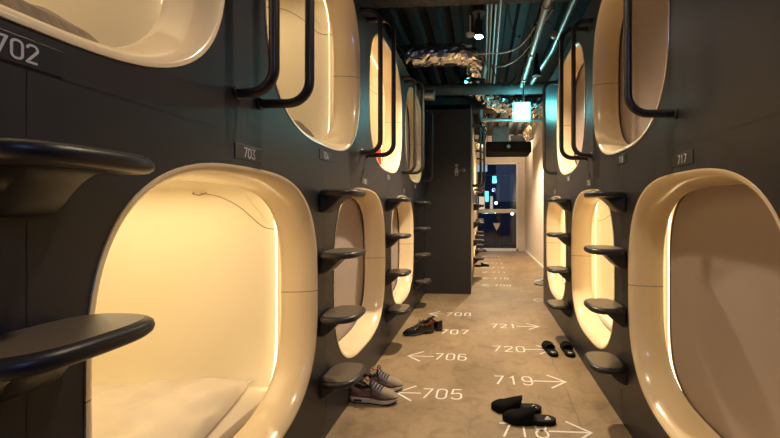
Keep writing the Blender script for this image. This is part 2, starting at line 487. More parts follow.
for i, y in enumerate(FUP):
    capsule('F', y, ZUP, 2 if i != 2 else 0, i == 2, f'{ordn[i]} upper capsule past the black partition, seen edge-on', False)

# ------------------------------------------------------------------ bedding
def mattress_bm(w=.93, d0=.16, d1=1.95, z0=-.488, z1=-.425):
    bm = NB(); box(bm, -w/2, w/2, d0, d1, z0, z1, .02); return bm
MATT = None
def mattress(side, y, z, label):
    global MATT
    loc, rz = frame(side, y, z)
    if MATT is None:
        o = obj('mattress', mattress_bm(), M['mattress'], smooth=40); MATT = o.data
    else: o = obj('mattress', MATT, None)
    o.location = loc; o.rotation_euler = (0, 0, rz)
    tag(o, label, 'mattress', 'capsule mattresses')
for side, y, z, n in (('L', LLOW[1], ZLO, 'lower capsule 703 under the pillow'), ('L', LUP[0], ZUP, 'upper capsule 702 under the towel'), ('L', LUP[1], ZUP, 'upper capsule 704 under the towel'),
                      ('L', LUP[2], ZUP, 'upper capsule 706 under the red packet'), ('R', RLOW[1], ZLO, 'open lit capsule 719'), ('R', RLOW[2], ZLO, 'open lit capsule 721')):
    mattress(side, y, z, 'pale sheeted mattress in '+n)

def cushion(w, d, h, wr, seed, nu=40, nv=40, p=2.6, lift=None):
    """soft pillow: superellipse plan, domed top with drapery folds, pinched hem"""
    random.seed(seed); bm = NB()
    ph = [random.uniform(0, 6.28) for _ in range(6)]
    top, bot = [], []
    for j in range(nv+1):
        rt, rb = [], []
        for i in range(nu+1):
            u = -1+2*i/nu; v = -1+2*j/nv
            e = max(0, (1-abs(u)**p))*max(0, (1-abs(v)**p))
            dome = e**.42
            x = u*w/2*(1-.05*abs(v)**3); y = v*d/2*(1-.05*abs(u)**3)
            fold = wr*(math.sin(9*u+5*v+ph[0]+1.3*math.sin(4*v+ph[1]))*.5+math.sin(17*u-8*v+ph[2])*.25+math.sin(5*u+13*v+ph[3])*.35)*e**.3
            z = h*dome+fold+.008
            if lift: z += lift(u, v)
            rt.append(bm.verts.new((x, y, z)))
            rb.append(bm.verts.new((x, y, (lift(u, v)*.0 if lift else 0)+.002*(1-dome))) if 0 < i < nu and 0 < j < nv else rt[-1])
        top.append(rt); bot.append(rb)
    for j in range(nv):
        for i in range(nu):
            bm.faces.new((top[j][i], top[j][i+1], top[j+1][i+1], top[j+1][i]))
            f = (bot[j][i], bot[j+1][i], bot[j+1][i+1], bot[j][i+1])
            if len(set(f)) == 4:
                try: bm.faces.new(f)
                except ValueError: pass
    return bm

# white pillow just inside 703
loc, rz = frame('L', LLOW[1], ZLO)
pl = thing('pillow', 'white cotton pillow lying flat in open capsule 703', 'pillow', (XL-.53, LLOW[1]+.09, ZLO-.424), rz+math.radians(12))
obj('pillow_cover', cushion(.68, .64, .062, .016, 3), M['linen'], pl, smooth=True)
bm = NB(); e = [(.355, -.29, .010), (.352, 0, .011), (.355, .29, .010)]
tube(bm, [(-.34, -.303, .010), (-.1, -.300, .012), (.2, -.300, .012), (.345, -.303, .010)], .005, 8)
obj('hem', bm, M['linen'], pl, smooth=True)

def towel(side, y, z, lab, dx, dd, w, d, h, seed):
    s = 1 if side == 'L' else -1
    loc, rz = frame(side, y, z)
    x = loc[0]-s*dd
    o = obj('folded_towel', cushion(w, d, h, .012, seed, 30, 30, 5), M['blanket'], smooth=True)
    o.location = (x, y+dx, z-.424); o.rotation_euler = (0, 0, rz)
    tag(o, lab, 'towel', 'folded towels')
towel('L', LUP[0], ZUP, 'crumpled taupe towel in upper capsule 702', .09, .42, .60, .42, .085, 5)
towel('L', LUP[1], ZUP, 'crumpled taupe towel in upper capsule 704', .12, .42, .60, .42, .10, 8)
pk = thing('snack_packet', 'red and white packet standing in upper capsule 706', 'packet', (XL-.22, LUP[2]+.40, ZUP-.424), 0)
bm = NB(); box(bm, -.05, .05, -.03, .03, .0, .17, .012); obj('pouch', bm, mat('red foil', (.75, .05, .02), .35, var=.1), pk, smooth=40)
bm = NB(); box(bm, -.03, .03, -.032, -.0305, .06, .085); obj('band', bm, M['whiteplastic'], pk)

# ------------------------------------------------------------------ wall steps
def outline(w, p, inset=0, n=48):
    """tread plan: a rounded paddle; x along the corridor, y out of the wall (negative)"""
    return [((w/2-inset)*spow(math.cos(2*PI*k/n), 2/3.1)*(1-.04*math.sin(2*PI*k/n)), -p/2-(p/2-inset)*spow(math.sin(2*PI*k/n), 2/3.1)) for k in range(n)]
SW, SP = .245, .182
bm = NB()
loft(bm, [[(x, y, z) for x, y in outline(SW, SP, i)] for i, z in ((.018, -.015), (.008, -.0135), (.002, -.008), (0, 0), (.002, .008), (.007, .0128), (.014, .015))], True, True, True)
t = obj('tread', bm, M['step'], smooth=50); TREAD = t.data; bpy.data.objects.remove(t)
bm = NB()
loft(bm, [[(x, y, z) for x, y in outline(SW, SP, .014)] for z in (.0148, .0160)], True, False, True)
t = obj('anti_slip_pad', bm, M['pad'], smooth=30); PAD = t.data; bpy.data.objects.remove(t)
bm = NB()
rings = []
for k in range(15):
    f = k/14
    w = .130-.030*math.sin(PI*f*.8)-.01*f; y = -.003-.115*f
    h = .006+.076*(1-f*f*(3-2*f))
    hw = w/2
    rings.append([(hw, y, -.010), (hw, y, -.010-h*.5), (hw*.97, y, -.010-h*.92), (hw*.88, y, -.010-h), (-hw*.88, y, -.010-h), (-hw*.97, y, -.010-h*.92), (-hw, y, -.010-h*.5), (-hw, y, -.010)])
loft(bm, rings, True, True, True)
t = obj('bracket', bm, M['step'], smooth=50); BRK = t.data; bpy.data.objects.remove(t)
def step(side, y, z, label):
    loc, rz = frame(side, y, z)
    o = thing('wall_step', label, 'step', loc, rz, 'climbing steps on the capsule walls')
    obj('tread', TREAD, None, o); obj('anti_slip_pad', PAD, None, o); obj('bracket', BRK, None, o)
lev = ['lowest', 'second lowest', 'third lowest', 'topmost']
STZ = [.305, .598, .891, 1.180]
for k in range(4):
    for side, ys, names in (('L', LUP, ('in front of plate 702', 'between capsules 703 and 705', 'between capsules 705 and 707', 'between capsule 707 and the partition')),
                            ('R', RUP, ('between capsules 717 and 719', 'between capsules 719 and 721'))):
        for y, n in zip(ys, names):
            step(side, y-(.012 if y < .6 else 0), STZ[k], f'dark rounded wall step, {lev[k]} {n}')
    for i, y in enumerate([4.985+.0]+FUP if False else FUP):
        step('F', y, STZ[k], f'dark wall step past the partition, {lev[k]} of the {ordn[i]} column there')

# ------------------------------------------------------------------ handrails
def rail_bm(p, z0=1.462, z1=2.352):
    bm = NB()
    tube(bm, fillet([(0, 0, z0), (0, -p, z0), (0, -p, z1), (0, 0, z1)], .075, 8), .0155, 12)
    return bm
RAILS = {}
def rail(side, y, p, label):
    loc, rz = frame(side, y, 0)
    o = thing('grab_rail', label, 'handrail', loc, rz, 'bent handrails beside the upper capsules')
    if p not in RAILS:
        a = obj('tube', rail_bm(p), M['rail'], o, smooth=50)
        bm = NB(); lathe(bm, [(.021, .0), (.021, -.006), (.016, -.010)], 16, 'Y')
        b = obj('wall_flange', bm, M['rail'], o, smooth=40); b.location.z = 1.462
        obj('wall_flange', b.data, None, o).location.z = 2.352
        RAILS[p] = (a.data, b.data)
    else:
        obj('tube', RAILS[p][0], None, o); [setattr(obj('wall_flange', RAILS[p][1], None, o), 'location', (0, 0, z)) for z in (1.462, 2.352)]
D1, D2 = .12, .175
for y, n in zip(LLOW[1:], ('703', '705', '707')):
    rail('L', y-.06, D1, f'dark bent handrail above plate {n}, nearer of the two')
    rail('L', y+.06, D2, f'dark bent handrail above plate {n}, farther of the two')
rail('L', 4.69, D1, 'lone bent handrail in the shade beside the black partition')
rail('R', RLOW[0]+.05, D2, 'thick dark handrail across capsule 718 above plate 717')
rail('R', RLOW[1]-.07, D1, 'dark bent handrail above plate 719, nearer of the two')
rail('R', RLOW[1]+.05, D2, 'dark bent handrail above plate 719, farther of the two')
rail('R', RLOW[2]-.07, D1, 'last bent handrail at the teal-lit wall end')
for i, y in enumerate(FLOW):
    rail('F', y-.06, D1, f'thin handrail past the partition, front one of the {ordn[i]} pair')
    rail('F', y+.06, D2, f'thin handrail past the partition, rear one of the {ordn[i]} pair')

# ------------------------------------------------------------------ number plates
def plate(side, y, z, num):
    loc, rz = frame(side, y, z)
    o = thing('number_plate', f'small dark wall plate reading {num}', 'sign', loc, rz, 'capsule number plates')
    bm = NB(); box(bm, -.07, .07, -.0025, .002, -.0235, .0235, .001); obj('plate', bm, M['plate'], o)
    s = 1
    bm, xe = text_mesh(num, .029, .0145, .0065, .0040, lambda p: (p.x, -.0034, p.y), 0, -.015)
    for v in bm.verts: v.co.x -= xe/2
    obj('numerals', bm, M['numeral'], o)
for k, n in ((0, '703'), (1, '705'), (2, '707')): plate('L', LLOW[k+1], 1.284, n)
for k, n in ((0, '702'), (1, '704'), (2, '706'), (3, '708')): plate('L', LUP[k], 1.3625, n)
for k, n in ((0, '717'), (1, '719'), (2, '721')): plate('R', RLOW[k], 1.284, n)
for k, n in ((0, '718'), (1, '720')): plate('R', RUP[k], 1.3625, n)

# ------------------------------------------------------------------ floor, ceiling, end walls
bm = NB(); box(bm, -3.2, 3.2, -1.6, YEND+.15, -.1, 0); struct('floor', bm, M['floor'])
bm = NB()      # corrugated deck, ribs along the corridor
prof = []; x = -3.2
while x < 3.2:
    prof += [(x, 3.16), (x+.09, 3.16), (x+.115, 3.09), (x+.205, 3.09)]; x += .23
loft(bm, [[(a, y, b) for a, b in prof] for y in (-1.6, YEND+.1)], False)
struct('ceiling', bm, M['ceiling'])
bm = NB(); box(bm, XL-2.2, XF, YPART, YPART+.06, 0, 2.42, .002); struct('wall_partition', bm, M['partition'])
bm = NB(); box(bm, 1.12, 1.2, YREND, YEND+.1, 0, 3.12); struct('wall_right_far', bm, M['cream_wall'])
bm = NB()
box(bm, -3.2, 1.2, YEND, YEND+.12, 2.36, 3.12); box(bm, .945, 1.2, YEND, YEND+.12, 0, 2.36); box(bm, -3.2, XF-.02, YEND, YEND+.12, 0, 2.36)
struct('wall_end', bm, M['cream_wall'])
bm = NB(); box(bm, 1.09, 1.12, YREND+.02, YEND, 0, .06, .004); struct('baseboard_right', bm, M['cream_wall'])

# window
W0, W1, WZ0, WZ1 = XF-.02, .945, .0, 2.36
win = thing('window_1', None, None, (0, 0, 0)); win['kind'] = 'structure'
bm = NB()
box(bm, W0, W0+.03, YEND+.0, YEND+.08, 0, WZ1, .004); box(bm, W1-.05, W1, YEND, YEND+.08, 0, WZ1, .004)
box(bm, W0, W1, YEND, YEND+.08, WZ1-.03, WZ1, .004); box(bm, W0, W1, YEND, YEND+.08, 0, .07, .004)
obj('window_frame', bm, M['white_frame'], win)
bm = NB(); box(bm, W0+.05, W1-.05, YEND-.01, YEND+.07, 1.02, 1.125, .006); obj('transom', bm, M['white_frame'], win)
for a, b in ((.07, 1.02), (1.125, WZ1-.03)):
    bm = NB(); f = [bm.verts.new(p) for p in ((W0+.05, YEND+.04, a), (W1-.05, YEND+.04, a), (W1-.05, YEND+.04, b), (W0+.05, YEND+.04, b))]
    bm.faces.new(f); obj('pane', bm, M['glass'], win)
bm = NB(); cx, cz, r = .37, .66, .1
fs = [bm.verts.new((cx+dx, YEND+.036, cz+dz)) for dx, dz in ((-r, .085), (r, .085), (.012, -.10), (-.012, -.10))]; bm.faces.new(fs)
o = obj('access_marker', bm, M['whiteplastic']); tag(o, 'pale downward triangle sticker on the lower window pane', 'sticker')

# partition pictogram
pg_grey = mat('dim grey print', (.30, .27, .26), .6)
pg = thing('restroom_sign', 'pale figure and arrow pictogram on the black partition', 'sign', (-.345, YPART-.0015, 1.62))
bm = NB()
vs = [bm.verts.new((.022*math.cos(2*PI*k/16), 0, .075+.022*math.sin(2*PI*k/16))) for k in range(16)]; bm.faces.new(vs)
bm.faces.new([bm.verts.new(p) for p in ((-.014, 0, .045), (.014, 0, .045), (.036, 0, -.04), (-.036, 0, -.04))])
for a in (-.02, .008): bm.faces.new([bm.verts.new(p) for p in ((a, 0, -.04), (a+.012, 0, -.04), (a+.012, 0, -.09), (a, 0, -.09))])
obj('figure', bm, pg_grey, pg)
bm = NB(); cv = lambda p: (p[0], 0, p[1])
stroke(bm, [(.045, .0), (.135, .0)], .008, cv); stroke(bm, [(.105, .032), (.137, 0), (.105, -.032)], .008, cv)
obj('arrow', bm, pg_grey, pg); pg.scale = (.85, 1, .85)

# ------------------------------------------------------------------ floor lettering
def floor_mark(num, y, tx, tw, tip, h=.115, real=True):
    o = thing('floor_marking', (f'white painted floor number {num} with arrow' if real else num), 'floor marking', (0, y, .0012), 0, 'painted capsule numbers on the floor')
    n = 3; w = tw*.24; gap = (tw-3*w)/2
    bm, xe = text_mesh(num if real else real_num[num], h, w, gap, (.0115 if y < 3 else .0135) if real else .014, lambda p: (p.x, p.y, 0), tx, -h/2)
    obj('numerals', bm, M['paint'], o)
    bm = NB(); s = 1 if tip > tx else -1
    cv = lambda p: (p[0], p[1], 0)
    st = tx+tw+.008 if s > 0 else tx-.008
    aw = (.0125 if y < 3 else .015) if real else .017
    stroke(bm, [(st, 0), (tip-s*.004, 0)], aw, cv)
    stroke(bm, [(tip-s*.105, .092), (tip, 0), (tip-s*.105, -.092)], aw, cv)
    obj('arrow', bm, M['paint'], o)
ZY = lambda y: F*CAMZ/(y-PY)
def FX(u, v): # floor point under pixel
    a = (u-PX)/F; z = F*CAMZ/(v-PY)
    xc = a*z
    return xc*math.cos(YAW)-z*math.sin(YAW), xc*math.sin(YAW)+z*math.cos(YAW)
for num, v, u0, u1, ut in (('705', 394, 422, 461.5, 396), ('706', 357, 435, 466, 407.5), ('707', 332, 440.5, 468, 412), ('708', 314.3, 446, 470.5, 429),
                           ('718', 430.5, 500, 547, 590), ('719', 380.5, 494.5, 531.5, 565), ('720', 349, 493, 524, 551), ('721', 326, 491.5, 515.5, 538.5)):
    p0 = FX(u0, v); p1 = FX(u1, v); pt = FX(ut, v)
    floor_mark(num, (p0[1]+p1[1])/2, p0[0], p1[0]-p0[0], pt[0])
real_num = {}
for i, v in enumerate((285.3, 278.5, 272.3, 267.6, 263.2, 259.5, 256.5)):
    p0 = FX(495, v); y = FX(495, v)[1]; x0 = .165
    lab = f'faint white floor number and arrow, {["first","second","third","fourth","fifth","sixth","seventh"][i]} row past the partition'
    real_num[lab] = str(709+i)
    floor_mark(lab, y, x0, .235, -.02, real=False)
# small outline mark near the far end of the facing wall
mk = thing('floor_pictogram', 'small white outlined floor pictogram beside the wall end', 'floor marking', (*FX(540, 300.5), .0012))
bm = NB(); cv = lambda p: (p[0], p[1], 0)
stroke(bm, [(-.05, .06), (.0, .09), (.05, .03), (.085, .0), (.06, -.05), (.02, -.02), (-.03, -.05), (-.075, .01), (-.05, .06)], .012, cv)
obj('outline', bm, M['paint'], mk)

# ------------------------------------------------------------------ footwear
def ends(x, L, rh, rt):
    if x < rh: return math.sqrt(max(0, 1-(1-x/rh)**2))
    if x > L-rt: return math.sqrt(max(0, 1-((x-(L-rt))/rt)**2))
    return 1
def lerp_tab(tab, x):
    for (a, u), (b, w) in zip(tab, tab[1:]):
        if x <= b:
            f = (x-a)/(b-a) if b > a else 0
            f = f*f*(3-2*f) if len(tab) > 99 else f
            return u+(w-u)*max(0, min(1, f))
    return tab[-1][1]
def stations(L, rh, rt):
    xs = [rh*(1-math.cos(PI/2*k/6)) for k in range(7)]
    n = 16
    xs += [rh+(L-rt-rh)*k/n for k in range(1, n)]
    xs += [L-rt+rt*math.sin(PI/2*k/8) for k in range(9)]
    return xs
def sole_bm(L, wt, zb, zt, rh, rt, flare=0.0):
    """zb, zt: tables of bottom and top height"""
    bm = NB(); rings = []
    for x in stations(L, rh, rt):
        e = max(.05, ends(x, L, rh, rt)); w = lerp_tab(wt, x)*e; o = lerp_tab([(0, 0), (L*.6, .004), (L, -.004)], x)
        b, t = lerp_tab(zb, x), lerp_tab(zt, x); m = (b+t)/2
        rings.append([(x, o-w*.97, b), (x, o-w-flare, b+.003), (x, o-w-flare*.6, m), (x, o-w, t-.002), (x, o-w*.96, t), (x, o+w*.96, t), (x, o+w, t-.002), (x, o+w+flare*.6, m), (x, o+w+flare, b+.003), (x, o+w*.97, b)])
    loft(bm, rings, True, True, True); return bm
def upper_grid(L, wt, zb, zr, zt, zi, op, rh, rt, lean=.12):
    """rows of points per station: 0-4 outer side, 5-9 over the top or down into the opening, 10-14 the other side"""
    rows = []
    for x in stations(L, rh, rt):
        e = max(.05, ends(x, L, rh, rt)); w = (lerp_tab(wt, x)-.002)*e; o = lerp_tab([(0, 0), (L*.6, .004), (L, -.004)], x)
        b = lerp_tab(zb, x); h = b+(lerp_tab(zr, x)-b)*(.25+.75*e if x > L-rt else 1); top = max(h, b+(lerp_tab(zt, x)-b)*(.3+.7*e)); k = lerp_tab(op, x)
        zin = lerp_tab(zi, x)
        side = []
        for i in range(5):
            f = i/4; side.append((w*(1-lean*f*f), b+(h-b)*f))
        wr = side[-1][0]
        inner = []
        for i in range(5):
            t = (i+1)/6
            yo = -wr*math.cos(PI*t); zc = h+(top-h)*math.sin(PI*t)
            yi = [-wr+.006, -wr*.8, 0, wr*.8, wr-.006][i]; zo = [h-.001, zin, zin, zin, h-.001][i]
            inner.append((yo*(1-k)+yi*k, zc*(1-k)+zo*k))
        row = [(x, o-y, z) for y, z in side]+[(x, o+y, z) for y, z in inner]+[(x, o+y, z) for y, z in reversed(side)]
        rows.append(row)
    return rows
def grid_part(rows, pick, off=0.0, name='part', m=None, parent=None):
    bm = NB(); V = {}
    def vert(j, i):
        if (j, i) not in V: V[(j, i)] = bm.verts.new(rows[j][i])
        return V[(j, i)]
    for j in range(len(rows)-1):
        for i in range(len(rows[0])-1):
            xm = (rows[j][i][0]+rows[j+1][i][0])/2
            if pick(xm, i): bm.faces.new((vert(j, i), vert(j, i+1), vert(j+1, i+1), vert(j+1, i)))
    if pick(0, 2) and len(rows) > 2:
        pass
    bmesh.ops.remove_doubles(bm, verts=bm.verts[:], dist=1e-5)
    bmesh.ops.recalc_face_normals(bm, faces=bm.faces[:])
    if off:
        bm.normal_update()
        for v in bm.verts: v.co += v.normal*off
    return obj(name, bm, m, parent, smooth=60)

SN = {'white': mat('midsole foam', (.62, .58, .54), .6, var=.05, vscale=30), 'grey': mat('grey mesh cloth', (.20, .18, .20), .85, var=.15, vscale=60, bump=.3, bscale=300),
      'pale': mat('pale suede', (.30, .25, .19), .9, var=.1, vscale=40), 'brown': mat('brown suede', (.17, .075, .035), .85, var=.15, vscale=40, bump=.2, bscale=200),
      'dark': mat('dark sock lining', (.04, .035, .035), .9, var=.1), 'lace': mat('dark plum lace', (.035, .018, .022), .8, var=.1), 'orange': mat('rust label', (.30, .08, .035), .7, var=.1),
      'out': mat('dark outsole', (.05, .035, .03), .7, var=.1), 'bub': mat('smoky bubble', (.02, .02, .02), .15, var=.05)}
def swoosh(conv, parent, m):
    bm = NB(); lo, hi = [], []
    for k in range(15):
        f = k/14
        x = .062+.115*f
        base = .048+.030*f**1.6+.010*(1-f)**3*3
        th = .016*(1-f)**.8*min(1, f*5+.35)
        lo.append(bm.verts.new(conv(x, base))); hi.append(bm.verts.new(conv(x, base+th+.0005)))
    for i in range(14): bm.faces.new((lo[i], lo[i+1], hi[i+1], hi[i]))
    obj('swoosh', bm, m, parent)
def sneaker(loc, rz, label, flip=1):
    L = .285; wt = [(0, .033), (.05, .036), (.12, .035), (.19, .046), (.23, .045), (L, .036)]
    zb = [(0, .004), (.05, 0), (.2, 0), (.25, .006), (L, .016)]; zt = [(0, .038), (.1, .034), (.19, .028), (L, .034)]
    o = thing('sneaker', label, 'shoe', loc, rz, 'grey and brown sneakers')
    obj('midsole', sole_bm(L, wt, [(a, b+.005) for a, b in zb], zt, .038, .055, .003), SN['white'], o, smooth=50)
    obj('outsole', sole_bm(L-.002, [(a, b-.001) for a, b in wt], zb, [(a, b+.006) for a, b in zb], .038, .055), SN['out'], o, smooth=50)
    zr = [(0, .098), (.03, .090), (.075, .074), (.11, .086), (.135, .088), (.18, .066), (.22, .050), (L, .040)]
    ztop = [(0, .098), (.12, .112), (.14, .110), (.18, .086), (.22, .072), (.25, .064), (L, .044)]
    op = [(0, 1), (.112, 1), (.132, 0), (L, 0)]
    g = upper_grid(L, wt, [(a, b-.003) for a, b in zt], zr, ztop, [(0, .05), (L, .05)], op, .038, .055)
    side = lambda i: i < 4 or i > 9
    grid_part(g, lambda x, i: side(i) and (i in (1, 2, 3, 10, 11, 12)) and x > -.1 and x < .19, 0, 'quarter', SN['grey'], o)
    grid_part(g, lambda x, i: (4 <= i <= 9) and x > .125 and x < .19, 0, 'throat', SN['grey'], o)
    grid_part(g, lambda x, i: x >= .19 and i not in (0, 13), 0, 'toe_box', SN['pale'], o)
    grid_part(g, lambda x, i: i in (0, 13) or (i in (1, 12) and (x > .15 or x < .06)) or (i in (2, 11) and x > .225) or (x < .03 and i in (2, 11)), .0012, 'mudguard', SN['brown'], o)
    grid_part(g, lambda x, i: x < .13 and 4 <= i <= 9, 0, 'lining', SN['dark'], o)
    grid_part(g, lambda x, i: i in (3, 10) and x < .09, .002, 'collar', SN['pale'], o)
    for s in (-1, 1):
        yy = lambda x: s*(lerp_tab(wt, x)*ends(x, L, .038, .055)+.0022)
        def cv(x, z, s=s):
            b = lerp_tab(zt, x); h = lerp_tab(zr, x); f = max(0, min(1, (z-b)/(h-b)))
            return (x, s*((lerp_tab(wt, x)-.002)*(1-.12*f*f)+.0025)+lerp_tab([(0, 0), (L*.6, .004), (L, -.004)], x), z)
        swoosh(cv, o, SN['orange'])
    bm = NB()
    rings = []
    for k in range(7):
        f = k/6; x = .135-.04*f; z = .100+.032*f; w = .022+.004*f
        rings.append([(x-.003, -w, z-.006), (x, 0, z+.004), (x-.003, w, z-.006), (x-.008, w, z-.008), (x-.006, 0, z-.002), (x-.008, -w, z-.008)])
    loft(bm, rings, True, True, True); tg = obj('tongue', bm, SN['pale'], o, smooth=40)
    bm = NB(); box(bm, -.002, .002, -.014, .014, -.010, .010); tl = obj('tongue_label', bm, SN['orange'], tg, loc=(.1035, 0, .128), rot=(0, math.radians(-50), 0))
    bm = NB()
    for k in range(5):
        x = .128+.016*k; z = lerp_tab(ztop, x)+.003; w = .020+.002*k
        tube(bm, smooth_path([(x-.004, -w, z-.012), (x+.002, -w*.3, z+.002), (x+.004, w*.3, z+.002), (x+.0, w, z-.012)], 2), .0034, 6)
    tube(bm, smooth_path([(.128, 0, .118), (.132, -.022, .128), (.140, -.042, .108), (.148, -.054, .075), (.150, -.058, .05)], 2), .0028, 6)
    tube(bm, smooth_path([(.128, 0, .118), (.118, .026, .130), (.135, .046, .105), (.150, .054, .07)], 2), .0028, 6)
    tube(bm, smooth_path([(.126, -.002, .118), (.12, -.03, .136), (.142, -.036, .126), (.13, 0, .118)], 2), .0028, 6)
    tube(bm, smooth_path([(.126, .002, .118), (.12, .03, .136), (.142, .036, .126), (.13, 0, .118)], 2), .0028, 6)
    obj('laces', bm, SN['lace'], o, smooth=60)
    bm = NB()
    for s in (-1, 1): box(bm, .035, .083, s*.0385-.0025, s*.0385+.0025, .013, .025, .002)
    obj('air_window', bm, SN['bub'], o)
    return o
def place_px(u, v, z=0): return (*FX(u, v), z)

h = place_px(350.5, 399.5); tp = place_px(398, 402)
ang = math.radians(-3)
sneaker((h[0], h[1]-.005, .001), ang, 'grey and brown laced sneaker under the step beside capsule 705, nearer one')
sneaker((h[0]-.004, h[1]+.125, .001), ang+math.radians(5), 'grey and brown laced sneaker behind its twin, half hidden under the step')

LE = {'leather': mat('polished black leather', (.008, .0075, .0075), .25, coat=.25, bump=.06, bscale=120), 'tan': mat('tan leather lining', (.20, .07, .02), .6, var=.1, vscale=30),
      'sole': mat('black rubber sole', (.02, .018, .017), .5, var=.1), 'welt': mat('welt stitching', (.07, .055, .04), .6, var=.1)}
def derby(loc, rz, label):
    L = .285; wt = [(0, .031), (.05, .034), (.12, .033), (.19, .046), (.23, .043), (L, .030)]
    zb0 = [(0, 0), (L, 0)]
    o = thing('derby_shoe', label, 'shoe', loc, rz, 'black leather lace-up shoes')
    obj('heel_block', sole_bm(.085, [(0, .031), (.05, .035), (.085, .034)], zb0, [(0, .024), (.1, .024)], .035, .012), LE['sole'], o, smooth=40)
    obj('sole', sole_bm(L, [(a, b+.003) for a, b in wt], [(0, .022), (.085, .020), (.13, .006), (.18, .0), (.24, .002), (L, .010)], [(0, .032), (.085, .030), (.14, .018), (.19, .013), (.24, .014), (L, .021)], .036, .06), LE['sole'], o, smooth=40)
    zbt = [(0, .031), (.085, .029), (.14, .017), (.19, .012), (L, .020)]
    zr = [(0, .095), (.03, .088), (.07, .072), (.11, .082), (.14, .072), (.18, .052), (.22, .040), (L, .034)]
    ztop = [(0, .095), (.115, .104), (.14, .098), (.18, .074), (.22, .062), (.25, .054), (L, .034)]
    op = [(0, 1), (.105, 1), (.122, 0), (L, 0)]
    g = upper_grid(L, wt, zbt, zr, ztop, [(0, .05), (L, .05)], op, .036, .06, .16)
    grid_part(g, lambda x, i: (i < 4 or i > 9) and x < .16, .0008, 'quarter', LE['leather'], o)
    grid_part(g, lambda x, i: (x >= .155) or (x > .118 and 4 <= i <= 9), 0, 'vamp', LE['leather'], o)
    grid_part(g, lambda x, i: x < .122 and 4 <= i <= 9, 0, 'lining', LE['tan'], o)
    bm = NB(); rings = []
    for k in range(6):
        f = k/5; x = .13-.035*f; z = .097+.024*f; w = .020+.003*f
        rings.append([(x-.002, -w, z-.006), (x, 0, z+.003), (x-.002, w, z-.006), (x-.006, w, z-.008), (x-.004, 0, z-.001), (x-.006, -w, z-.008)])
    loft(bm, rings, True, True, True); obj('tongue', bm, LE['leather'], o, smooth=40)
    bm = NB()
    for k in range(4):
        x = .122+.014*k; z = lerp_tab(ztop, x)+.003; w = .018
        tube(bm, smooth_path([(x-.003, -w, z-.011), (x+.002, -w*.3, z+.001), (x+.003, w*.3, z+.001), (x, w, z-.011)], 2), .0026, 6)
    tube(bm, smooth_path([(.124, 0, .108), (.118, -.03, .118), (.14, -.040, .10), (.128, 0, .108)], 2), .0022, 6)
    tube(bm, smooth_path([(.124, 0, .108), (.118, .03, .118), (.14, .040, .10), (.128, 0, .108)], 2), .0022, 6)
    obj('laces', bm, LE['sole'], o, smooth=60)
    return o
hp = place_px(434, 332); tq = place_px(401.5, 336)
derby((hp[0], hp[1]+.0, .001), math.atan2(tq[1]-hp[1], tq[0]-hp[0]), 'glossy black lace-up shoe beside floor number 707, nearer one')
derby((hp[0]+.070, hp[1]+.022, .001), math.radians(150), 'black lace-up shoe with tan lining, half behind its twin beside 707')

SLM = {'black': mat('black slipper fabric', (.005, .005, .005), .85, var=.15, vscale=60, bump=.15, bscale=250, spec=.12), 'bed': mat('dark footbed', (.016, .013, .012), .7, var=.1, vscale=40, spec=.2),
       'print': mat('white print', (.7, .68, .66), .6, var=.05)}
def slipper(loc, rz, label, hgt=.080, group='black house slippers'):
    L = .275; wt = [(0, .034), (.05, .038), (.12, .038), (.19, .049), (.23, .047), (L, .036)]
    o = thing('slipper', label, 'slipper', loc, rz, group)
    obj('sole', sole_bm(L, wt, [(0, 0), (L, .002)], [(0, .020), (L, .020)], .038, .06), SLM['black'], o, smooth=40)
    obj('footbed', sole_bm(L-.012, [(a, b-.005) for a, b in wt], [(0, .0195), (L, .0195)], [(0, .0225), (L, .0225)], .036, .058), SLM['bed'], o, smooth=40).location = (.006, 0, 0)
    bm = NB(); rows = []
    for x in stations(L, .038, .06):
        if x < .098: continue
        e = max(.06, ends(x, L, .038, .06)); w = (lerp_tab(wt, x)+.001)*e
        h = lerp_tab([(.098, hgt), (.15, hgt*.86), (.2, hgt*.64), (L, .042)], x); h = .018+(h-.018)*(.35+.65*e)
        oo = lerp_tab([(0, 0), (L*.6, .004), (L, -.004)], x)
        back = 0
        row = []
        for k in range(13):
            t = PI*k/12
            row.append((x+(.022*(1-math.sin(t)) if x < .2 else 0)*(1-(x-.098)/.102 if x < .2 else 0), oo-w*math.copysign(abs(math.cos(t))**.75, math.cos(t)), .010+(h-.010)*math.sin(t)**.8))
        rows.append(row)
    outer = rows
    inner = [[(x, y*.93, .022+(z-.022)*.93 if z > .022 else z) for x, y, z in r] for r in rows]
    vo = loft(bm, outer, False); vi = loft(bm, inner, False)
    for k in range(12): bm.faces.new((vo[0][k], vo[0][k+1], vi[0][k+1], vi[0][k]))
    bm.faces.new(vo[-1])
    obj('vamp', bm, SLM['black'], o, smooth=55)
    bm = NB(); cv = lambda p: (p[0], p[1], .0231)
    for k in range(3):
        x0 = .030+.009*k; 
        ln = .010+.009*k
        stroke(bm, [(.042-ln*.5+.0, -.013+.011*k), (.042+ln*.6, -.009+.011*k)], .0062, cv)
    obj('logo', bm, SLM['print'], o)
    return o
a = place_px(541.5, 411); b = place_px(494, 410)
slipper((a[0], a[1]+.0, .001), math.atan2(.012, -1), 'black slipper above painted 718, rear one with toe towards the aisle')
a = place_px(556, 423)
slipper((a[0], a[1], .001), math.atan2(.035, -1), 'black slipper touching painted number 718, front one of the pair')
a = place_px(555, 357.5); slipper((a[0], a[1], .001), math.radians(95), 'black slipper at the tip of the 720 arrow', .06)
a = place_px(571.5, 358); slipper((a[0], a[1], .001), math.radians(88), 'black slipper between the 720 arrow and the wall steps', .06)
a = place_px(474, 266.5); slipper((a[0]+.02, a[1], .001), math.radians(4), 'dark slipper on the floor just past the black partition')
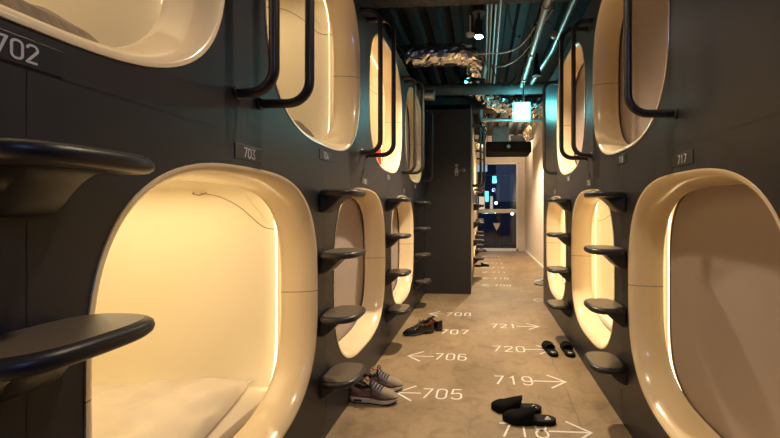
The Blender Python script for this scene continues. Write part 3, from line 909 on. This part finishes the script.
a = place_px(476, 251.5); slipper((a[0], a[1], .001), math.radians(2), 'dark slipper on the floor near the end window', .09)
# pale shoe and red bottle where the cream wall begins
a = place_px(549, 286)
o = sneaker((a[0]+.075, a[1]+.06, .001), math.radians(172), 'pale sneaker on the floor at the end of the capsule wall')
o['group'] = 'shoes at the wall end'
for ch in o.children:
    if ch.name.split('.')[0] in ('quarter', 'throat', 'toe_box', 'mudguard', 'collar'): ch.data.materials[0] = M['whiteplastic']
bt = thing('umbrella_bag', 'small red and green bag on the floor behind the wall end', 'bag', (.875, 5.02, 0))
bm = NB(); rings = []
for z, w in ((0, .055), (.05, .075), (.2, .07), (.32, .06), (.36, .03)): rings.append([(w*spow(math.cos(2*PI*k/20), .7), w*.8*spow(math.sin(2*PI*k/20), .7), z) for k in range(20)])
loft(bm, rings, True, True, True); obj('body', bm, mat('green cloth', (.02, .05, .03), .8, var=.2), bt, smooth=40)
bm = NB(); loft(bm, [[(w*spow(math.cos(2*PI*k/20), .7), w*.8*spow(math.sin(2*PI*k/20), .7), z) for k in range(20)] for z, w in ((.22, .074), (.345, .062), (.37, .045))], True, False, True)
obj('flap', bm, mat('red cloth', (.45, .02, .02), .7, var=.2), bt, smooth=40)

# ------------------------------------------------------------------ ceiling services
bm = NB(); box(bm, -3, 3, 2.95, 3.2, 2.84, 3.1, .02)
o = obj('ceiling_beam', bm, M['beam']); o['kind'] = 'structure'
bm = NB(); box(bm, -3, 3, 6.6, 6.9, 2.86, 3.1, .03)
o = obj('ceiling_beam', bm, M['beam']); o['kind'] = 'structure'
bm = NB(); tube(bm, [(-2.4, 5.0, 2.72), (2.6, 5.0, 2.70)], .075, 18); t = obj('lagged_pipe', bm, M['lagging'], smooth=60)
tag(t, 'thick grey lagged pipe crossing the ceiling above the partition', 'pipe')

def duct(name, pts, r, label, m, seg=22, crumple=.012, seed=1, rib=0.008):
    random.seed(seed)
    p = smooth_path(pts, 3); q = [p[0]]
    tot = 0; out = []
    # resample evenly
    seglen = [(b-a).length for a, b in zip(p, p[1:])]; Ltot = sum(seglen); n = int(Ltot/.035)
    for k in range(n+1):
        d = Ltot*k/n; i = 0
        while i < len(seglen)-1 and d > seglen[i]: d -= seglen[i]; i += 1
        out.append(p[i]+(p[i+1]-p[i])*min(1, d/seglen[i]))
    radii = [r*(1+rib*math.sin(k*1.9)+random.uniform(-.02, .02)) for k in range(len(out))]
    bm = NB(); tube(bm, out, r, seg, True, radii)
    for v in bm.verts: v.co += Vector((random.uniform(-1, 1), random.uniform(-1, 1), random.uniform(-1, 1)))*crumple
    o = obj(name, bm, m, smooth=False); return tag(o, label, 'duct', 'foil ducts')
duct('flexible_duct', [(-1.7, 4.02, 2.70), (-.9, 4.02, 2.765), (-.35, 4.02, 2.775), (-.14, 4.03, 2.765), (-.06, 4.10, 2.70), (-.09, 4.16, 2.60)], .118, 'crumpled silver foil duct above the handrails, bending down at its end', M['foil'], seed=2, crumple=.006)
duct('flexible_duct', [(-.3, 5.6, 3.0), (-.1, 5.7, 2.95), (.2, 5.95, 2.78), (.6, 6.05, 2.74), (1.1, 6.05, 2.76)], .125, 'wide silver foil duct behind the exit sign', M['foil'], seed=5, crumple=.02)
duct('flexible_duct', [(.98, 7.28, 3.12), (.98, 7.3, 2.95), (.95, 7.5, 2.75), (.93, 7.6, 2.68), (.92, 7.78, 2.62)], .11, 'silver foil duct dropping beside the black air conditioner', M['foil'], seed=6, crumple=.02)
duct('flexible_duct', [(-.05, 7.4, 2.36), (-.03, 7.5, 2.48), (.0, 7.62, 2.60), (.0, 7.65, 3.1)], .07, 'short foil duct end past the partition', M['foil'], seed=7, crumple=.015)
bm = NB(); tube(bm, [(-1.5, 4.62, 2.56), (-.72, 4.62, 2.53)], .06, 18); tube(bm, [(-.72, 4.62, 2.53), (-.60, 4.62, 2.52)], .068, 18)
tag(obj('spiral_duct', bm, M['galv'], smooth=40), 'short steel duct end over the partition corner', 'duct')
bm = NB(); tube(bm, [(-1.4, 3.82, 2.63), (-.83, 3.85, 2.53)], .035, 14)
tag(obj('drain_pipe', bm, M['conduit'], smooth=40), 'thin steel pipe stub under the foil duct', 'pipe')

def pipe(name, pts, r, label, m, clips=None, cat='pipe', group=None):
    bm = NB(); tube(bm, pts, r, 12)
    o = obj(name, bm, m, smooth=50); tag(o, label, cat, group)
    if clips:
        for y in clips:
            a, b = Vector(pts[0]), Vector(pts[-1]); f = (y-a.y)/(b.y-a.y); c = a+(b-a)*f; d = (b-a).normalized()
            cb = NB(); tube(cb, [c-d*.018, c+d*.018], r*1.35, 12)
            tube(cb, [c, (c.x, c.y, 3.12)], .005, 6)
            obj('hanger', cb, M['conduit'], o, smooth=50)
    return o
pipe('conduit', [(.50, 1.9, 2.72), (.50, 4.86, 2.70)], .030, 'thick steel conduit running along the ceiling to the exit sign', M['conduit'], (3.0, 3.9, 4.6))
pipe('conduit', [(.74, 1.9, 2.80), (.72, 3.9, 2.76), (.625, 4.86, 2.73)][::1], .026, 'steel conduit along the ceiling above the facing capsules', M['galv'], (2.9, 3.6))
for i, (x, z, r) in enumerate(((.04, 2.86, .010), (.075, 2.86, .010), (.118, 2.90, .012), (.145, 2.80, .011))):
    pipe('ceiling_conduit', [(x, 1.8, z), (x*.9, 5.4, z-.02)] if i != 3 else [(x, 2.4, z), (x, 4.9, z-.05)], r,
         f'thin conduit along the ceiling, {ordn[i]} of four from the spotlight', M['conduit'], None, 'pipe', 'thin ceiling conduits')
pipe('sprinkler_pipe', fillet([(-.035, 5.7, 2.62), (-.035, 5.7, 2.465), (1.1, 5.7, 2.44)], .06), .030, 'pale horizontal pipe with elbow below the exit sign', M['galv'])
bm = NB(); tube(bm, [(.62, 5.7, 2.47), (.62, 5.7, 3.12)], .006, 8); obj('hanger', bm, M['conduit'], bpy.data.objects['sprinkler_pipe'], smooth=50)
random.seed(11)
cables = [[(-1.0, 3.4, 2.95), (-.86, 3.6, 2.72), (-.74, 3.7, 2.62), (-.60, 3.7, 2.60)],
          [(.62, 3.3, 3.0), (.42, 3.7, 2.72), (.22, 3.75, 2.66), (.05, 3.7, 2.64), (-.1, 3.8, 2.68)],
          [(.66, 3.6, 3.0), (.45, 4.0, 2.75), (.25, 4.1, 2.66), (.12, 4.2, 2.7)],
          [(.22, 3.3, 3.0), (.24, 3.5, 2.85), (.33, 3.6, 2.72), (.38, 3.9, 2.9)],
          [(.1, 4.4, 2.8), (.18, 4.5, 2.62), (.30, 4.5, 2.55), (.42, 4.6, 2.75)],
          [(.45, 3.4, 2.75), (.62, 3.5, 2.86), (.75, 3.7, 2.72), (.72, 3.9, 2.6)]]
for i, c in enumerate(cables):
    bm = NB(); tube(bm, smooth_path(c, 3), .007, 8)
    tag(obj('hanging_cable', bm, M['conduit'] if i in (1, 2) else M['cable'], smooth=60), ('thin dark cable drooping over the silver foil duct', 'looped cable crossing under the ceiling near the spotlight', 'second looped cable just behind the first', 'cable dropping from the deck beside the four conduits', 'cable drooping in front of the lagged pipe', 'cable arching above the thick conduit')[i], 'cable')

# spotlight
sl = thing('track_spotlight', 'lit black cylinder spotlight hanging from the ceiling', 'spotlight', (-.035, 3.25, 2.60))
bm = NB(); lathe(bm, [(.030, .0), (.038, .002), (.038, .13), (.03, .14)], 24); obj('lamp_body', bm, M['black'], sl, smooth=40)
bm = NB(); lathe(bm, [(.058, .20), (.058, .36), (.05, .37)], 24); box(bm, -.012, .012, -.012, .012, .13, .50); obj('gear_box', bm, M['black'], sl, smooth=40)
bm = NB(); lathe(bm, [(.034, -.004), (.034, .0015)], 24); obj('lens', bm, M['lamp'], sl)
bm = NB(); lathe(bm, [(.036, 0), (.046, .010), (.048, .026), (.030, .036), (.010, .040), (.010, .22)], 24); t = obj('smoke_detector', bm, M['whiteplastic'], smooth=40)
t.location = (-.135, 3.95, 2.93); tag(t, 'small round white smoke detector beside the spotlight', 'detector')
bm = NB(); lathe(bm, [(.05, 0), (.055, .03), (.03, .12), (.02, .25)], 20); t = obj('lamp_head', bm, M['black'], smooth=40)
t.location = (.60, 4.25, 2.60); tag(t, 'small black lamp head at the end of the ceiling conduit', 'lamp')  # unlit lamp head, a dark cone below the conduit

# exit sign
ex = thing('exit_sign', 'glowing white exit sign box with green edge hanging in the corridor', 'sign', (.475, 4.66, 2.31))
bm = NB(); box(bm, -.104, .104, -.022, .022, -.114, .114, .006); obj('case', bm, mat('green sign case', (.02, .30, .25), .4, emit=(.08, .85, .75), estr=5.0), ex)
bm = NB()
for s in (-1, 1):
    bm.faces.new([bm.verts.new((x, s*.0228, z)) for x, z in ((-.090, -.100), (.090, -.100), (.090, .100), (-.090, .100))])
obj('lit_face', bm, M['exit'], ex, recalc=False)
bm = NB(); tube(bm, [(.02, 0, .11), (.02, 0, .362)], .009, 10); obj('hanger_rod', bm, M['conduit'], ex, smooth=50)

# air conditioner
ac = thing('air_conditioner', 'black ceiling air conditioner near the end window', 'air conditioner', (.54, 8.3, 2.44))
bm = NB(); box(bm, -.48, .48, -.35, .35, -.13, .11, .03); obj('casing', bm, mat('matte black casing', (.006, .006, .006), .8, spec=.2, var=.05), ac)
bm = NB(); box(bm, -.34, .02, -.2, .2, .11, .46, .01); obj('air_plenum', bm, M['galv'], ac)
bm = NB(); box(bm, .05, .36, -.2, .2, .11, .26, .01); obj('control_box', bm, M['whiteplastic'], ac)
bm = NB(); lathe(bm, [(.04, -.02), (.045, .0), (.04, .02)], 16, 'Y', (.0, -.352, 0)); obj('sensor', bm, M['chrome'], ac, smooth=40)
for x in (-.44, .44):
    for y in (-.28, .28):
        bm = NB(); tube(bm, [(x, y, .10), (x, y, .70)], .006, 8); obj('hanger', bm, M['conduit'], ac, smooth=50)

# ------------------------------------------------------------------ street outside
bm = NB(); box(bm, -14, 14, YEND+.16, 40, -3.2, -3.0)
o = obj('street', bm, mat('wet asphalt', (.03, .03, .04), .35, var=.2)); o['kind'] = 'structure'
def tower(x0, x1, y, z1, label, wc, seed, lit=.25):
    random.seed(seed)
    t = thing('office_building', label, 'building', ((x0+x1)/2, y, -3))
    w = x1-x0
    bm = NB(); box(bm, -w/2, w/2, 0, 6, 0, z1+3); obj('facade', bm, mat('night facade', wc, .6, var=.2, vscale=.6), t)
    lm = emit_mat('lit window', (.55, .75, 1.0), .5)
    nx = int(w/1.4); nz = int((z1+3)/1.6)
    for i in range(nx):
        for j in range(nz):
            if random.random() < lit:
                bm = NB(); cx = -w/2+.7+1.4*i; bm.faces.new([bm.verts.new((cx+a, -.02, .8+1.6*j+b)) for a, b in ((-.4, -.45), (.4, -.45), (.4, .45), (-.4, .45))])
                obj('window_pane', bm, lm, t)
tower(-5, .9, 26, 9, 'dark blue office block seen through the window, wider one', (.02, .035, .08), 3, .22)
tower(1.0, 6.0, 22, 1.6, 'low dark shop block seen through the window', (.02, .025, .05), 6, .2)
def lightbox(name, x, y, z, w, h, col, s, label, cat='sign'):
    o = thing(name, label, cat, (x, y, z))
    bm = NB(); box(bm, -w/2-.03, w/2+.03, 0, .15, -h/2-.03, h/2+.03, .01); obj('case', bm, M['black'], o)
    bm = NB(); bm.faces.new([bm.verts.new((a*w/2, -.004, b*h/2)) for a, b in ((-1, -1), (1, -1), (1, 1), (-1, 1))]); obj('lit_panel', bm, emit_mat(name+' glow', col, s), o)
lightbox('shop_sign', .18, 18.0, 1.75, .18, .5, (.15, .9, .9), 1.6, 'small teal lit shop sign across the street')
lightbox('shop_sign', .12, 19.0, 1.0, .3, .16, (.35, .7, 1), 2.2, 'small pale blue lit sign low across the street')
lightbox('shop_sign', -.05, 17.5, 1.35, .26, .75, (1, .75, .5), .7, 'tall warm lit shopfront panel across the street')
lightbox('shop_sign', .42, 18.5, 1.35, .14, .85, (.9, .8, .7), .5, 'narrow pale lit panel beside the street lamps')
lightbox('shop_sign', .02, 20.0, 2.2, .12, .14, (1, .1, .25), 1.5, 'tiny red lit sign across the street')
for i, (x, y, z) in enumerate(((.66, 19, 1.45), (.68, 20.6, .98), (1.55, 20, .9))):
    o = thing('street_lamp', ('upper', 'lower', 'outermost')[i]+' round white lamp glowing across the street', 'lamp', (x, y, z), 0, 'lamps across the street')
    bm = NB(); bmesh.ops.create_uvsphere(bm, u_segments=12, v_segments=8, radius=.07); obj('globe', bm, emit_mat('street lamp glow', (.7, 1, .95), 8), o)
    bm = NB(); box(bm, -.02, .02, -.02, .02, -.07-z-3+z, -.06) if False else tube(bm, [(0, 0, -.06), (0, 0, -3-z)], .02, 8); obj('pole', bm, M['black'], o)

# ------------------------------------------------------------------ lights
def spot(x, y, z, e, col=(1, .78, .54), size=130, blend=.8, r=.04):
    l = bpy.data.lights.new('spot', 'SPOT'); l.energy = e; l.color = col; l.spot_size = math.radians(size); l.spot_blend = blend; l.shadow_soft_size = r
    o = bpy.data.objects.new('spot_lamp', l); C.objects.link(o); o.location = (x, y, z); return o
spot(-.035, 3.25, 2.585, 250)
spot(.0, 1.3, 2.585, 45)
spot(.3, 7.2, 2.55, 300)
def fill_light(x, y, z, e, col=(1, .76, .5), r=.05):  # added point fill without a fitting
    l = bpy.data.lights.new('fill_light', 'POINT'); l.energy = e; l.color = col; l.shadow_soft_size = r
    o = bpy.data.objects.new('fill_point', l); C.objects.link(o); o.location = (x, y, z)
fill_light(.75, 8.9, 2.75, 22)  # added warm fill to lift the lintel of the end wall
fill_light(.62, -.7, 2.2, 16, (.36, .48, 1.0), .12)  # added cool fill behind the camera, tints the left wall
fill_light(.475, 4.95, 2.45, 7, (.10, .75, .85), .08)  # added teal fill that extends the exit sign's glow to the ceiling
fill_light(-1.5, 15, 5.0, 420, (.25, .45, 1.0), .3)  # added blue fill outside to tint the facades
w = bpy.data.worlds.new('world'); bpy.context.scene.world = w; w.use_nodes = True
w.node_tree.nodes['Background'].inputs['Color'].default_value = (.035, .05, .09, 1)
w.node_tree.nodes['Background'].inputs['Strength'].default_value = .6
sc = bpy.context.scene
sc.view_settings.view_transform = 'Standard'
sc.view_settings.look = 'None'
sc.view_settings.exposure = .35
